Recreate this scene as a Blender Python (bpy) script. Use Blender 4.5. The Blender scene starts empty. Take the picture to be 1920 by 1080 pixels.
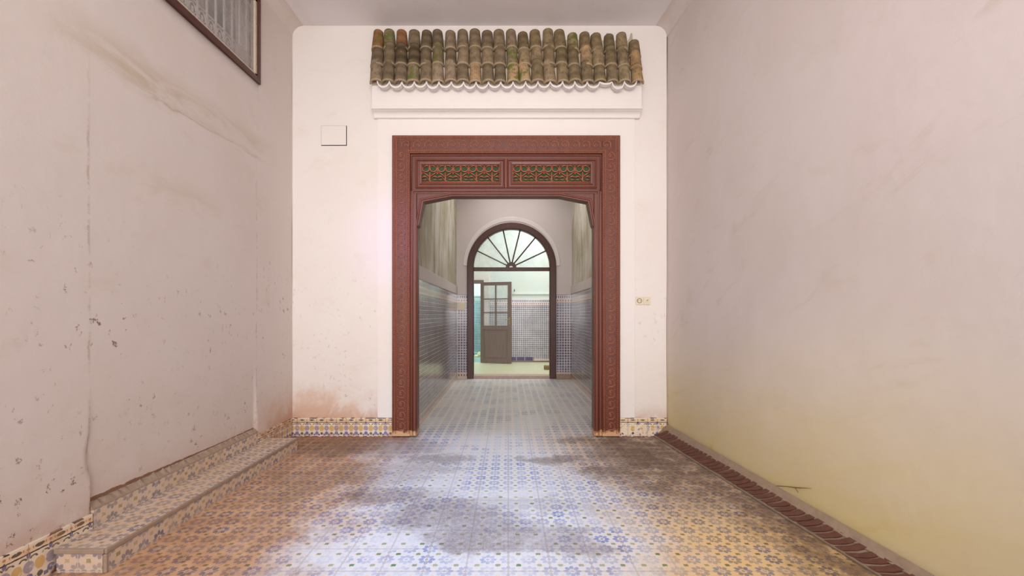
import bpy, math, random
from mathutils import Vector, Matrix
R = random.Random(7)
PI = math.pi
COL = bpy.context.scene.collection
F = 840.0; CX = 953.0; CY = 590.0; CH = 1.2
YB = 4.42            # face of the end wall
YF = 8.40            # face of the wall at the end of the passage
ZC = 4.05            # ceiling
XL = -2.13           # left wall

def P(px, py, Y):    # a measured point of the place, at depth Y
    return ((px - CX) * Y / F, Y, CH + (CY - py) * Y / F)
def PX(px, Y): return (px - CX) * Y / F
def PZ(py, Y): return CH + (CY - py) * Y / F
def XR(Y): return 1.563 + 0.0798 * (YB - Y)      # right wall
def XE(Y): return 1.431 + 0.112 * (YB - Y)       # curb edge

# ------------------------------------------------------------------ node helpers
class S:
    def __init__(s, nt, sock): s.nt = nt; s.s = sock
    def _m(s, op, b=None, c=None): return M(s.nt, op, s, b, c)
    def __add__(s, b): return s._m('ADD', b)
    __radd__ = __add__
    def __sub__(s, b): return s._m('SUBTRACT', b)
    def __rsub__(s, b): return M(s.nt, 'SUBTRACT', b, s)
    def __mul__(s, b): return s._m('MULTIPLY', b)
    __rmul__ = __mul__
    def __truediv__(s, b): return s._m('DIVIDE', b)
    def lt(s, b): return s._m('LESS_THAN', b)
    def gt(s, b): return s._m('GREATER_THAN', b)
    def abs(s): return s._m('ABSOLUTE')
    def fract(s): return s._m('FRACT')
    def floor(s): return s._m('FLOOR')
    def sqrt(s): return s._m('SQRT')
    def mx(s, b): return s._m('MAXIMUM', b)
    def mn(s, b): return s._m('MINIMUM', b)
    def sm(s, lo, hi, a=0.0, b=1.0):
        n = s.nt.nodes.new('ShaderNodeMapRange'); n.interpolation_type = 'SMOOTHSTEP'
        s.nt.links.new(s.s, n.inputs['Value'])
        n.inputs['From Min'].default_value = lo; n.inputs['From Max'].default_value = hi
        n.inputs['To Min'].default_value = a; n.inputs['To Max'].default_value = b
        return S(s.nt, n.outputs['Result'])
def setin(nt, inp, v):
    if isinstance(v, S): nt.links.new(v.s, inp)
    elif v is not None:
        if isinstance(v, (tuple, list)) and len(v) == 3 and len(inp.default_value) == 4: v = (*v, 1)
        inp.default_value = v
def M(nt, op, a, b=None, c=None):
    n = nt.nodes.new('ShaderNodeMath'); n.operation = op
    for i, v in enumerate((a, b, c)):
        if v is not None: setin(nt, n.inputs[i], v)
    return S(nt, n.outputs[0])
class Mat:
    def __init__(m, name, rough=0.6, spec=0.5):
        m.mat = bpy.data.materials.new(name); m.mat.use_nodes = True
        m.nt = m.mat.node_tree; m.b = m.nt.nodes['Principled BSDF']
        m.b.inputs['Roughness'].default_value = rough
        m.b.inputs['Specular IOR Level'].default_value = spec
    def pos(m):
        g = m.nt.nodes.new('ShaderNodeNewGeometry'); return S(m.nt, g.outputs['Position'])
    def obj(m):
        g = m.nt.nodes.new('ShaderNodeTexCoord'); return S(m.nt, g.outputs['Object'])
    def sep(m, v):
        n = m.nt.nodes.new('ShaderNodeSeparateXYZ'); m.nt.links.new(v.s, n.inputs[0])
        return [S(m.nt, o) for o in n.outputs]
    def comb(m, x=0.0, y=0.0, z=0.0):
        n = m.nt.nodes.new('ShaderNodeCombineXYZ')
        for i, v in enumerate((x, y, z)): setin(m.nt, n.inputs[i], v)
        return S(m.nt, n.outputs[0])
    def noise(m, vec, scale, det=4, rough=0.55, dist=0.0):
        n = m.nt.nodes.new('ShaderNodeTexNoise'); m.nt.links.new(vec.s, n.inputs['Vector'])
        n.inputs['Scale'].default_value = scale; n.inputs['Detail'].default_value = det
        n.inputs['Roughness'].default_value = rough; n.inputs['Distortion'].default_value = dist
        return S(m.nt, n.outputs['Fac'])
    def white(m, vec):
        n = m.nt.nodes.new('ShaderNodeTexWhiteNoise'); m.nt.links.new(vec.s, n.inputs['Vector'])
        return S(m.nt, n.outputs['Value'])
    def voro(m, vec, scale, out='Distance', rnd=1.0):
        n = m.nt.nodes.new('ShaderNodeTexVoronoi'); m.nt.links.new(vec.s, n.inputs['Vector'])
        n.inputs['Scale'].default_value = scale; n.inputs['Randomness'].default_value = rnd
        return S(m.nt, n.outputs[out])
    def mix(m, f, a, b):
        n = m.nt.nodes.new('ShaderNodeMix'); n.data_type = 'RGBA'
        setin(m.nt, n.inputs[0], f); setin(m.nt, n.inputs[6], a); setin(m.nt, n.inputs[7], b)
        return S(m.nt, n.outputs[2])
    def color(m, c): setin(m.nt, m.b.inputs['Base Color'], c); return m
    def rough(m, r): setin(m.nt, m.b.inputs['Roughness'], r); return m
    def bump(m, h, strength=0.3, dist=0.01):
        n = m.nt.nodes.new('ShaderNodeBump'); n.inputs['Strength'].default_value = strength
        n.inputs['Distance'].default_value = dist
        m.nt.links.new(h.s, n.inputs['Height']); m.nt.links.new(n.outputs[0], m.b.inputs['Normal']); return m

def rgb(r, g, b):    # sRGB 0-255 to linear
    f = lambda c: ((c / 255 + 0.055) / 1.055) ** 2.4 if c > 10 else c / 255 / 12.92
    return (f(r), f(g), f(b))

# ------------------------------------------------------------------ materials
def plaster(name, base, u='y', chips=0.0, dust=0.0, band=False, tint2=None, mott=1.0, yellow=0.0, streak=0.0):
    m = Mat(name, 0.85, 0.2); p = m.pos(); x, y, z = m.sep(p)
    h = y if u == 'y' else x
    big = m.noise(p, 1.1, 5, 0.6); mid = m.noise(m.comb(h * 1.0, z * 1.6, 0.0), 3.0, 6, 0.65, 0.4)
    c = m.mix((big.sm(0.35, 0.7)) * 0.5 * mott, base, tint2 or tuple(v * k for v, k in zip(base, (0.93, 0.90, 0.86))))
    c = m.mix((mid.sm(0.55, 0.75)) * 0.22 * mott, c, rgb(196, 176, 150))
    if streak:
        sv = m.noise(m.comb(h * 2.6, z * 0.5, 4.0), 2.0, 6, 0.6, 0.5)
        c = m.mix(sv.sm(0.45, 0.68) * 0.7, c, rgb(146, 132, 96))
    if yellow:
        wisp = m.noise(m.comb(h * 0.7, z * 2.2 + h * 0.8, 0.0), 2.2, 6, 0.6, 0.8)
        c = m.mix(z.sm(1.25, -0.1) * (0.3 + wisp) * yellow, c, rgb(212, 192, 112))  # yellow light on the lower wall, painted into the plaster colour
        c = m.mix(wisp.sm(0.58, 0.8) * 0.35, c, rgb(170, 150, 112))
    if band:
        n2 = m.noise(m.comb(h * 0.8, z * 3.0, 3.0), 2.6, 6, 0.6, 0.6)
        bz = (z - 2.62 + (n2 - 0.5) * 0.35).abs()
        bm = bz.sm(0.16, 0.0) * h.sm(1.9, 2.5) * h.sm(4.2, 3.7)
        c = m.mix(bm * n2.sm(0.3, 0.65) * 0.55, c, rgb(178, 155, 122))
        bl = (z - 2.52 + (n2 - 0.5) * 0.2).abs().sm(0.012, 0.0) * h.sm(2.3, 3.0) * h.sm(3.9, 3.7)
        c = m.mix(bl * 0.35, c, rgb(140, 108, 84))
        b2 = (z - 2.0 + (n2 - 0.5) * 0.5).abs().sm(0.16, 0.0) * h.sm(2.4, 2.8) * h.sm(3.5, 3.0)
        c = m.mix(b2 * n2.sm(0.4, 0.7) * 0.4, c, rgb(182, 160, 130))
        for yy in (2.28, 3.79):     # old seams of the plaster
            nn = m.noise(m.comb(0.0, z * 1.0, yy), 9.0, 5, 0.7)
            sl = (h - yy + (nn - 0.5) * 0.04).abs().sm(0.012, 0.0) * nn.sm(0.42, 0.62) * z.sm(2.7, 1.9)
            c = m.mix(sl * 0.5, c, rgb(160, 134, 112))
    if dust:
        n3 = m.noise(m.comb(h * 1.0, z * 0.8, 7.0), 3.5, 6, 0.7, 0.5)
        edge = 0.0
        d = (z + (n3 - 0.5) * 0.9).sm(0.55, 0.12) * dust
        if u == 'y': d = d * (h.sm(3.6, 4.3) * 0.8 + 0.12)
        else: d = d * x.sm(-0.6, -1.9)
        c = m.mix(d * 0.8, c, rgb(206, 156, 120))
        d2 = (z + (n3 - 0.5) * 0.45).sm(0.34, 0.16) * dust
        c = m.mix(d2 * n3.sm(0.35, 0.6) * 0.65, c, rgb(178, 118, 78))
        if u == 'y':   # rusty scuffs low on the wall
            n4 = m.noise(m.comb(h * 2.2, z * 2.6, 2.0), 4.5, 5, 0.75, 0.6)
            c = m.mix(n4.sm(0.6, 0.72) * z.sm(1.0, 0.35) * 0.45, c, rgb(182, 130, 96))
    hb = m.noise(p, 14, 6, 0.65)
    height = hb * 0.5 + m.noise(p, 3.0, 3) * 2.0
    if chips:
        pw = m.comb(h + (m.noise(p, 24, 5, 0.8) - 0.5) * 0.11, z * 0.7 + (m.noise(p, 31, 5, 0.8) - 0.5) * 0.09, 0.0)
        for sc, thr, gate in ((9.0, 0.12, 0.55), (20.0, 0.17, 0.62), (38.0, 0.2, 0.66)):
            dv = m.voro(pw, sc); cv = m.sep(m.voro(pw, sc, 'Color'))[0]
            zone = m.noise(p, 1.7, 3, 0.6).sm(0.38, 0.62)
            mk = dv.lt(cv * thr) * cv.gt(gate) * zone * z.sm(2.1, 0.9)
            c = m.mix(mk * chips, c, rgb(128, 98, 78))
            height = height - mk * 0.8
    m.color(c).bump(height, 0.25, 0.012)
    return m.mat

def flower_tile(name, plane, wearmode=None):
    m = Mat(name, 0.35, 0.5); p = m.pos(); x, y, z = m.sep(p)
    u, v = {'xy': (x, y - 2.096), 'yz': (y - 2.096, z - 0.006), 'xz': (x, z - 0.006)}[plane]
    jit = (m.noise(p, 90, 2) - 0.5) * 0.012
    U = (u + jit) / 0.1; V = (v + jit) / 0.1
    a = (U + 0.5).fract() - 0.5; b = (V + 0.5).fract() - 0.5
    idv = m.comb((U + 0.5).floor(), (V + 0.5).floor(), 1.0)
    r = (a * a + b * b).sqrt(); th = M(m.nt, 'ARCTAN2', b, a)
    am = ((th / (PI / 4) + 0.5).fract() - 0.5) * (PI / 4)
    pa = (r * am._m('COSINE') - 0.29) / 0.14; pb = (r * am._m('SINE')) / 0.108
    petal = (pa * pa + pb * pb).sm(1.15, 0.7)
    pid = (th / (PI / 4) + 0.5).floor()
    prnd = m.white(m.comb((U + 0.5).floor() + pid * 17.3, (V + 0.5).floor(), pid))
    frnd = m.white(idv)
    cen = r.sm(0.10, 0.05)
    a2 = (U.fract() - 0.5).abs(); b2 = (V.fract() - 0.5).abs()
    green = a2.sm(0.125, 0.10) * b2.sm(0.105, 0.08)
    star = ((a2 / 0.34) + (b2 / 0.13)).sm(1.1, 0.85).mx(((b2 / 0.34) + (a2 / 0.13)).sm(1.1, 0.85))
    gx = ((u / 0.2 + 0.5).fract() - 0.5).abs() * 0.2
    gy = ((v / 0.2 + 0.5).fract() - 0.5).abs() * 0.2
    grout = gx.mn(gy).sm(0.0026, 0.0012)
    gdark = gx.mn(gy).sm(0.005, 0.0026)
    n1 = m.noise(p, 1.6, 5, 0.65, 0.3); n2 = m.noise(p, 6.0, 6, 0.7); n3 = m.noise(p, 45, 4, 0.7)
    # ochre dust plus painted-in orange light at left; dust at far edge, brown right
    if wearmode == 'floor':
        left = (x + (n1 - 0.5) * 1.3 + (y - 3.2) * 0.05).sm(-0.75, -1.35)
        right = (x + (n1 - 0.5) * 1.4 + (y - 3.0) * 0.25).sm(0.35, 1.1)
        corr = y.sm(4.3, 4.7)
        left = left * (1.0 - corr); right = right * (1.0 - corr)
        rightnear = right * y.sm(3.0, 2.2)
        brown = (x + (n1 - 0.5) * .5).sm(1.15, 1.5).mx((x + (n1 - 0.5) * .6).sm(0.62, 1.05) * y.sm(2.5, 3.2)) * (1.0 - corr)
    else:
        left = n1.sm(0.2, 0.6) * 0.3 + 0.55; right = n1 * 0.0; rightnear = right; brown = right; corr = right
    centre = (1.0 - left.mx(right))
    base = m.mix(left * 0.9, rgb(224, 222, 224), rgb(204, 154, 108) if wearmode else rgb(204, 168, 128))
    base = m.mix(right * 0.85, base, rgb(204, 178, 150))
    base = m.mix(rightnear * 0.9, base, rgb(232, 196, 138))
    base = m.mix(corr * 0.8, base, rgb(204, 198, 192))
    c = m.mix(star * 0.5 * (1.0 - left * 0.6), base, m.mix(left.mx(right), rgb(236, 208, 178), rgb(236, 184, 128)))
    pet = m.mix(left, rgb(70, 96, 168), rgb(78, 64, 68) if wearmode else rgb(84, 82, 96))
    pet = m.mix(frnd.gt(0.7) * (1.0 - left), pet, rgb(36, 84, 178))
    if not wearmode: pet = rgb(88, 84, 98)
    pet = m.mix(right, pet, rgb(72, 68, 76))
    pet = m.mix(corr, pet, rgb(84, 94, 128))
    pet = m.mix(prnd * 0.3, pet, rgb(150, 158, 190))
    fade = n1.sm(0.38, 0.58) * centre * 0.85
    wear = (1.0 - fade) * (0.55 + frnd * 0.45) * (0.7 + prnd * 0.3) * n3.sm(0.18, 0.40)
    c = m.mix(petal * wear, c, pet)
    c = m.mix(cen * wear * 0.9, c, rgb(98, 60, 62))
    grn = m.mix(left.mx(right), rgb(52, 124, 74), rgb(102, 100, 50))
    grnv = (0.45 + m.white(m.comb(U.floor(), V.floor(), 5.0)) * 0.5)
    nearg = y.sm(4.2, 3.0) if wearmode == 'floor' else 0.7
    c = m.mix(green * grnv * nearg * n3.sm(0.2, 0.4), c, grn)
    c = m.mix(gdark * 0.35, c, rgb(130, 112, 100))
    c = m.mix(grout * 0.75, c, rgb(216, 200, 190))
    if wearmode == 'floor':
        c = m.mix(brown * n2.sm(0.25, 0.6) * 0.8, c, rgb(104, 80, 68))
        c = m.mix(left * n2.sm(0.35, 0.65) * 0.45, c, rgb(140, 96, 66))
        dirt = None
        nA = m.noise(m.comb(x, y, 3.3), 3.2, 7, 0.72, 0.3); nB = m.noise(m.comb(x, y, 9.1), 3.6, 7, 0.72, 0.3)
        for (bx, by, rx, ry, k) in ((-0.63, 3.72, .32, .14, .8), (0.39, 3.74, .27, .13, .9), (0.74, 3.42, .24, .18, .9), (0.66, 4.28, .2, .1, .7),
                                    (-0.78, 2.98, .32, .15, .8), (-0.36, 2.68, .42, .28, .85), (-0.12, 2.42, .32, .2, .9), (0.34, 2.40, .24, .16, .7),
                                    (0.0, 2.85, .6, .12, .35), (-1.0, 3.35, .4, .3, .45), (-1.3, 4.1, .8, .34, .75), (-.8, 3.5, .5, .12, .5), (-1.5, 3.2, .3, .3, .3), (1.0, 3.9, .35, .4, .75)):
            ex = (x - bx + (nA - 0.5) * 0.75) / rx; ey = (y - by + (nB - 0.5) * 0.65) / ry
            d = (ex * ex + ey * ey).sm(1.4, 0.2) * k
            dirt = d if dirt is None else dirt.mx(d)
        spk = m.noise(p, 28, 6, 0.8).sm(0.35, 0.62)
        dcol = m.mix(left.mx(right), rgb(122, 104, 104), rgb(88, 66, 54))
        grn = m.noise(p, 110, 3, 0.8).sm(0.38, 0.6)
        c = m.mix(dirt * (0.4 + spk * 0.3 + grn * 0.25) * nB.sm(0.2, 0.5), c, dcol)
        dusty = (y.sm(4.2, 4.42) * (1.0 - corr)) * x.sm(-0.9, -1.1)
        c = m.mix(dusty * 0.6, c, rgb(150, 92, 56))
    c = m.mix(n2.sm(0.55, 0.8) * 0.25, c, rgb(160, 138, 122))
    m.color(c)
    m.rough(n2 * 0.35 + 0.22 + left.mx(right) * 0.25)
    m.bump((1.0 - gdark) * 0.6 + n3 * 0.15, 0.25, 0.004)
    return m.mat

def base_tile(name, u, fade=0.0, off=0.0, dust=0.4):
    m = Mat(name, 0.3, 0.5); p = m.pos(); x, y, z = m.sep(p)
    h = {'x': x, 'y': y}[u] + off
    jit = (m.noise(p, 60, 3) - 0.5) * 0.006
    s = (h + jit) / 0.0965; a = (s + 0.5).fract() - 0.5      # yellow fruit at 0
    b = s.fract() - 0.5                                     # blue motif at 0
    t = (z + jit) / 0.185
    def ell(cu, cv, ru, rv, q=a): 
        e1 = (q - cu) / ru; e2 = (t - cv) / rv
        return (e1 * e1 + e2 * e2).sm(1.2, 0.8)
    base = m.mix(m.noise(p, 7, 4), rgb(226, 206, 180), rgb(238, 224, 204))
    c = m.mix((t - 0.87).abs().sm(0.07, 0.05) * 0.55, base, rgb(238, 196, 136))
    n3 = m.noise(p, 40, 4, 0.7).sm(0.28, 0.45)
    k = 0.9 * n3 if fade == 0 else n3 * m.noise(p, 16, 4, 0.7, 0.5).sm(0.44, 0.54)
    c = m.mix(ell(0, 0.45, 0.24, 0.15) * (k * 0.85), c, rgb(206, 160, 66))
    c = m.mix(ell(0, 0.18, 0.14, 0.07) * k, c, rgb(70, 58, 60))
    c = m.mix(ell(0, 0.46, 0.24, 0.14, b) * k * 0.8, c, rgb(122, 120, 156))
    c = m.mix(ell(0, 0.74, 0.09, 0.08, b) * k, c, rgb(90, 96, 150))
    c = m.mix(ell(0, 0.20, 0.17, 0.09, b) * k, c, rgb(84, 96, 164))
    c = m.mix(((a.abs() - 0.27) / 0.1)._m('MULTIPLY', 1.0).abs().lt(1.0) * (t - 0.12).abs().lt(0.05) * k, c, rgb(96, 96, 150))
    ar = (a.abs() - 0.27) / 0.18; at = (t - 0.64) / 0.07
    arc = (ar * ar + at * at).sqrt()
    c = m.mix((arc - 0.8).abs().sm(0.35, 0.15) * t.gt(0.64) * k, c, rgb(62, 52, 50))
    c = m.mix((t - 0.775).abs().sm(0.022, 0.014) * n3, c, rgb(58, 48, 46))
    c = m.mix(ell(0, 0.885, 0.22, 0.045) * n3 * (0.9 if fade == 0 else 0.8), c, rgb(54, 50, 54))
    dots = m.comb(0.0)
    dd = ((s * 4.0 + 0.5).fract() - 0.5) / 0.28; de = (t - 0.885) / 0.035
    c = m.mix((dd * dd + de * de).sm(1.2, 0.8) * (b.abs()).lt(0.24) * k, c, rgb(190, 120, 70))
    c = m.mix((t - 0.985).abs().lt(0.02) * m.noise(p, 20, 2).gt(0.5), c, rgb(70, 58, 54))
    c = m.mix(t.sm(0.07, 0.02) * m.noise(p, 25, 2).sm(0.4, 0.55), c, rgb(120, 70, 50))
    g = ((h / 0.193 + 0.25).fract() - 0.5).abs() * 0.193
    c = m.mix((g - 0.0).lt(0.0015), c, rgb(170, 150, 135))
    dn = m.noise(p, 5, 5, 0.7)
    c = m.mix((dn.sm(0.4, 0.7)) * dust, c, rgb(176, 122, 84))
    c = m.mix(t.sm(0.25, 0.0) * dn.sm(0.4, 0.6) * dust, c, rgb(120, 70, 44))
    m.color(c); return m.mat

def dado(name, u, base=(214, 206, 208), ink=(46, 46, 74), glow=(206, 176, 150), top=1.58, rough=0.14, plinth=None, pitch=0.05):
    m = Mat(name, rough, 0.6); p = m.pos(); x, y, z = m.sep(p)
    h = {'x': x, 'y': y}[u]
    a = ((h / pitch).fract() - 0.5).abs(); b = ((z / pitch).fract() - 0.5).abs()
    ch = a.mx(b)
    ring = ch.sm(0.39, 0.35) * ch.sm(0.09, 0.13)
    diag = ((a - b).abs().lt(0.09)) * ch.gt(0.33)
    cell = m.white(m.comb((h / pitch).floor(), (z / pitch).floor(), 0.0))
    n = m.noise(p, 3.0, 3)
    c = m.mix(n.sm(0.35, 0.7), rgb(*base), rgb(*[min(255, int(v * 0.9)) for v in base]))
    field = z.lt(top - 0.15) * z.gt(0.12)
    c = m.mix(ring * field * (cell * 0.1 + 0.9), c, rgb(*ink))
    c = m.mix(diag * field * 0.25, c, rgb(120, 130, 160))
    c = m.mix(ch.lt(0.09) * field * cell.gt(0.3) * 0.8, c, rgb(*glow))
    # border bands
    top1 = (z - (top - 0.05)).abs().lt(0.022) * ((h / 0.04).fract() - 0.5).abs().lt(0.26)
    c = m.mix(z.gt(top - 0.15) * z.lt(top - 0.08) * 0.7, c, rgb(*glow))
    c = m.mix(top1 * 0.85, c, rgb(44, 46, 84))
    c = m.mix((z - (top - 0.008)).abs().lt(0.005) * 0.8, c, rgb(60, 60, 90))
    c = m.mix((z - (top - 0.115)).abs().lt(0.018) * ((h / 0.05).fract() - 0.5).abs().lt(0.17), c, rgb(110, 80, 84))
    c = m.mix(z.lt(0.12) * 0.7, c, rgb(*glow))
    c = m.mix((z - 0.07).abs().lt(0.02) * ((h / 0.05).fract() - 0.5).abs().lt(0.2), c, rgb(90, 78, 90))
    g = (((h / 0.2).fract() - 0.5).abs() * 0.2).mx(((z / 0.2).fract() - 0.5).abs() * 0.2)
    c = m.mix(g.gt(0.098) * 0.5, c, rgb(100, 100, 112))
    if plinth:
        pl = z.gt(0.09) * z.lt(0.175) * x.lt(0.62)
        gap = ((h / 0.2).fract() - 0.5).abs().gt(0.47)
        c = m.mix(pl, c, m.mix(gap, rgb(58, 48, 98), rgb(190, 180, 170)))
        c = m.mix(z.lt(0.09), c, rgb(118, 98, 78))
    m.color(c)
    m.bump(g.gt(0.098) * -1.0 + ring * 0.2, 0.15, 0.003)
    return m.mat

def plain(name, col, rough=0.6, var=0.12, metal=0.0, scale=18, spec=0.5):
    m = Mat(name, rough, spec); p = m.pos(); n = m.noise(p, scale, 5, 0.65)
    m.color(m.mix(n, tuple(v * (1 - var) for v in col), tuple(min(1, v * (1 + var)) for v in col)))
    m.b.inputs['Metallic'].default_value = metal
    m.bump(n, 0.12, 0.003); return m.mat

def wood(name, col, dark, wornz=None, rough=0.38):
    m = Mat(name, rough, 0.5); p = m.pos(); x, y, z = m.sep(p)
    g = m.noise(m.comb(x * 14, y * 14, z * 1.2), 3.0, 5, 0.6)
    c = m.mix(g, rgb(*dark), rgb(*col))
    sc = m.noise(p, 60, 5, 0.8, 0.5)
    c = m.mix(sc.sm(0.66, 0.74) * 0.55, c, rgb(196, 140, 118))
    if wornz:
        n = m.noise(p, 30, 4, 0.7)
        c = m.mix((z + (n - 0.5) * 0.12).sm(0.075, 0.045), c, rgb(206, 160, 118))
    m.color(c); m.bump(g + sc * 0.4, 0.15, 0.003)
    m.rough(sc * 0.3 + rough - 0.1)
    return m.mat

def clay():
    m = Mat('weathered_clay', 0.9, 0.15); o = m.obj(); p = m.pos(); x, y, z = m.sep(o)
    oi = m.nt.nodes.new('ShaderNodeObjectInfo'); rnd = S(m.nt, oi.outputs['Random']); oc = S(m.nt, oi.outputs['Color'])
    n = m.noise(p, 16, 6, 0.7); n2 = m.noise(p, 55, 5, 0.8)
    streak = m.noise(m.comb(x * 9, y * 9, z * 1.5), 12, 4, 0.6)
    rings = ((z * 60.0)._m('SINE') * 0.5 + 0.5) * 0.3
    c = m.mix(n.sm(0.35, 0.65) * 0.6, oc, rgb(84, 72, 52))
    c = m.mix(rings * n2, c, rgb(186, 160, 130))
    c = m.mix(streak.sm(0.55, 0.7) * 0.55, c, rgb(70, 58, 44))
    c = m.mix(n2.sm(0.6, 0.75) * 0.5, c, rgb(194, 174, 150))
    c = m.mix(rnd.gt(0.78) * n.sm(0.45, 0.6) * 0.75, c, rgb(98, 108, 40))
    c = m.mix(z.sm(.022, .012) * n2.sm(0.25, 0.45) * .55, c, rgb(186, 164, 134))
    m.color(c); m.bump(n2 + rings, 0.5, 0.006); return m.mat

MT = {}
MT['wall_l'] = plaster('plaster_left', rgb(215, 203, 197), 'y', chips=1.0, dust=0.8, band=True)
MT['wall_b'] = plaster('plaster_end', rgb(232, 223, 217), 'x', chips=0.5, dust=0.85, mott=0.7)
MT['wall_r'] = plaster('plaster_right', rgb(215, 204, 199), 'y', yellow=0.8, tint2=rgb(206, 191, 185))
MT['ceil'] = plaster('plaster_ceiling', rgb(230, 224, 224), 'x', mott=0.5)
MT['white'] = plaster('whitewash', rgb(234, 226, 221), 'x', mott=0.4)
MT['corr'] = plaster('plaster_passage', rgb(208, 202, 190), 'y', mott=1.4, tint2=rgb(150, 138, 104), streak=1.0)
MT['far'] = plaster('plaster_passage_end', rgb(206, 196, 192), 'x', mott=0.8)
MT['green'] = plaster('pale_green_limewash', rgb(222, 230, 226), 'x', mott=0.9, tint2=rgb(230, 226, 206))
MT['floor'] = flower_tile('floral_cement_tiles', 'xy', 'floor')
MT['tread'] = flower_tile('floral_tiles_tread', 'xy')
MT['riser'] = flower_tile('floral_tiles_riser', 'yz')
MT['rfront'] = flower_tile('floral_tiles_front', 'xz')
MT['bt_x'] = base_tile('fruit_border_tiles', 'x')
MT['bt_r'] = base_tile('worn_border_tiles', 'x', fade=1.0, off=0.03, dust=0.1)
MT['bt_y'] = base_tile('border_tiles_side', 'y', dust=0.9)
MT['dado_y'] = dado('blue_geometric_tiles_side', 'y', base=(196, 188, 184), ink=(48, 48, 66))
MT['dado_x'] = dado('blue_geometric_tiles_end', 'x', base=(226, 216, 222))
MT['dado_f'] = dado('blue_geometric_tiles_room', 'x', base=(232, 222, 226), rough=0.3, plinth=True, glow=(224, 200, 190))
MT['dado_t'] = dado('teal_geometric_tiles', 'x', base=(206, 224, 220), ink=(70, 110, 130), glow=(190, 210, 200), top=1.74)
MT['wood'] = wood('red_brown_paint', (116, 55, 34), (80, 36, 22), wornz=True)
MT['wood_hi'] = wood('red_brown_carving', (176, 106, 78), (126, 64, 44), wornz=True, rough=0.33)  # paler tone paints highlights and worn edges onto carving, ropes and lattice
MT['wood_m'] = wood('red_brown_molding', (126, 62, 42), (92, 40, 27), wornz=True, rough=0.33)
MT['wood_dk'] = wood('dark_brown_paint', (88, 50, 40), (56, 30, 24))
MT['wood_win'] = wood('window_brown_paint', (92, 50, 32), (62, 28, 20))
MT['wood_gr'] = wood('grey_brown_paint', (140, 120, 114), (112, 94, 88), rough=0.5)
MT['green_paint'] = plain('green_backing_paint', rgb(46, 72, 34), 0.7, 0.6)
MT['brick'] = plain('old_brick', rgb(104, 66, 54), 0.8, 0.45, scale=30)
MT['mortar'] = plain('grey_brown_mortar', rgb(152, 132, 114), 0.9, 0.3, scale=24)
MT['cement'] = plain('cement_edge', rgb(158, 136, 118), 0.9, 0.25, scale=20)
MT['clay'] = clay()
MT['lip'] = plain('whitewashed_clay', rgb(226, 218, 214), 0.85, 0.12)
MT['putty'] = plain('cream_putty', rgb(200, 184, 164), 0.7, 0.12)
MT['bars'] = plain('white_iron', rgb(226, 218, 212), 0.5, 0.05)
MT['plastic'] = plain('aged_cream_plastic', rgb(226, 212, 184), 0.4, 0.05)
MT['plastic_dk'] = plain('dark_plastic', rgb(120, 96, 78), 0.5, 0.1)
MT['brass'] = plain('brass', rgb(200, 176, 110), 0.3, 0.05, metal=0.9)
MT['dark'] = plain('dark_gap', rgb(52, 42, 38), 0.9, 0.1)
MT['stone'] = plain('worn_threshold_stone', rgb(184, 158, 146), 0.6, 0.3, scale=14)
MT['farfloor'] = plain('pale_yellow_terrazzo', rgb(214, 212, 178), 0.35, 0.16, scale=6)
MT['tealfloor'] = plain('teal_floor_tiles', rgb(150, 180, 176), 0.35, 0.2, scale=12)
MT['block'] = plain('raw_wood_block', rgb(140, 116, 80), 0.8, 0.2)
MT['cloth'] = plain('cream_cloth', rgb(222, 214, 170), 0.8, 0.1)
MT['shaft'] = plain('grey_render', rgb(104, 100, 98), 0.9, 0.15, scale=4)
MT['twig'] = plain('dry_twig', rgb(112, 92, 58), 0.8, 0.2)

def glass(name, tint, op, rg=0.15):
    m = Mat(name, rg, 0.3); p = m.pos(); n = m.noise(p, 5, 6, 0.7)
    m.color(m.mix(n, tuple(v * 0.85 for v in tint), tint))
    setin(m.nt, m.b.inputs['Alpha'], n.sm(0.3, 0.75, op * 0.6, min(1, op * 1.5)))
    return m.mat
MT['glass'] = glass('clear_glass', rgb(220, 232, 230), 0.12)
MT['dirty'] = glass('dusty_plastic_sheet', rgb(196, 186, 180), 0.36, 1.0)
MT['dirty'].node_tree.nodes['Principled BSDF'].inputs['Specular IOR Level'].default_value = 0.0

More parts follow.
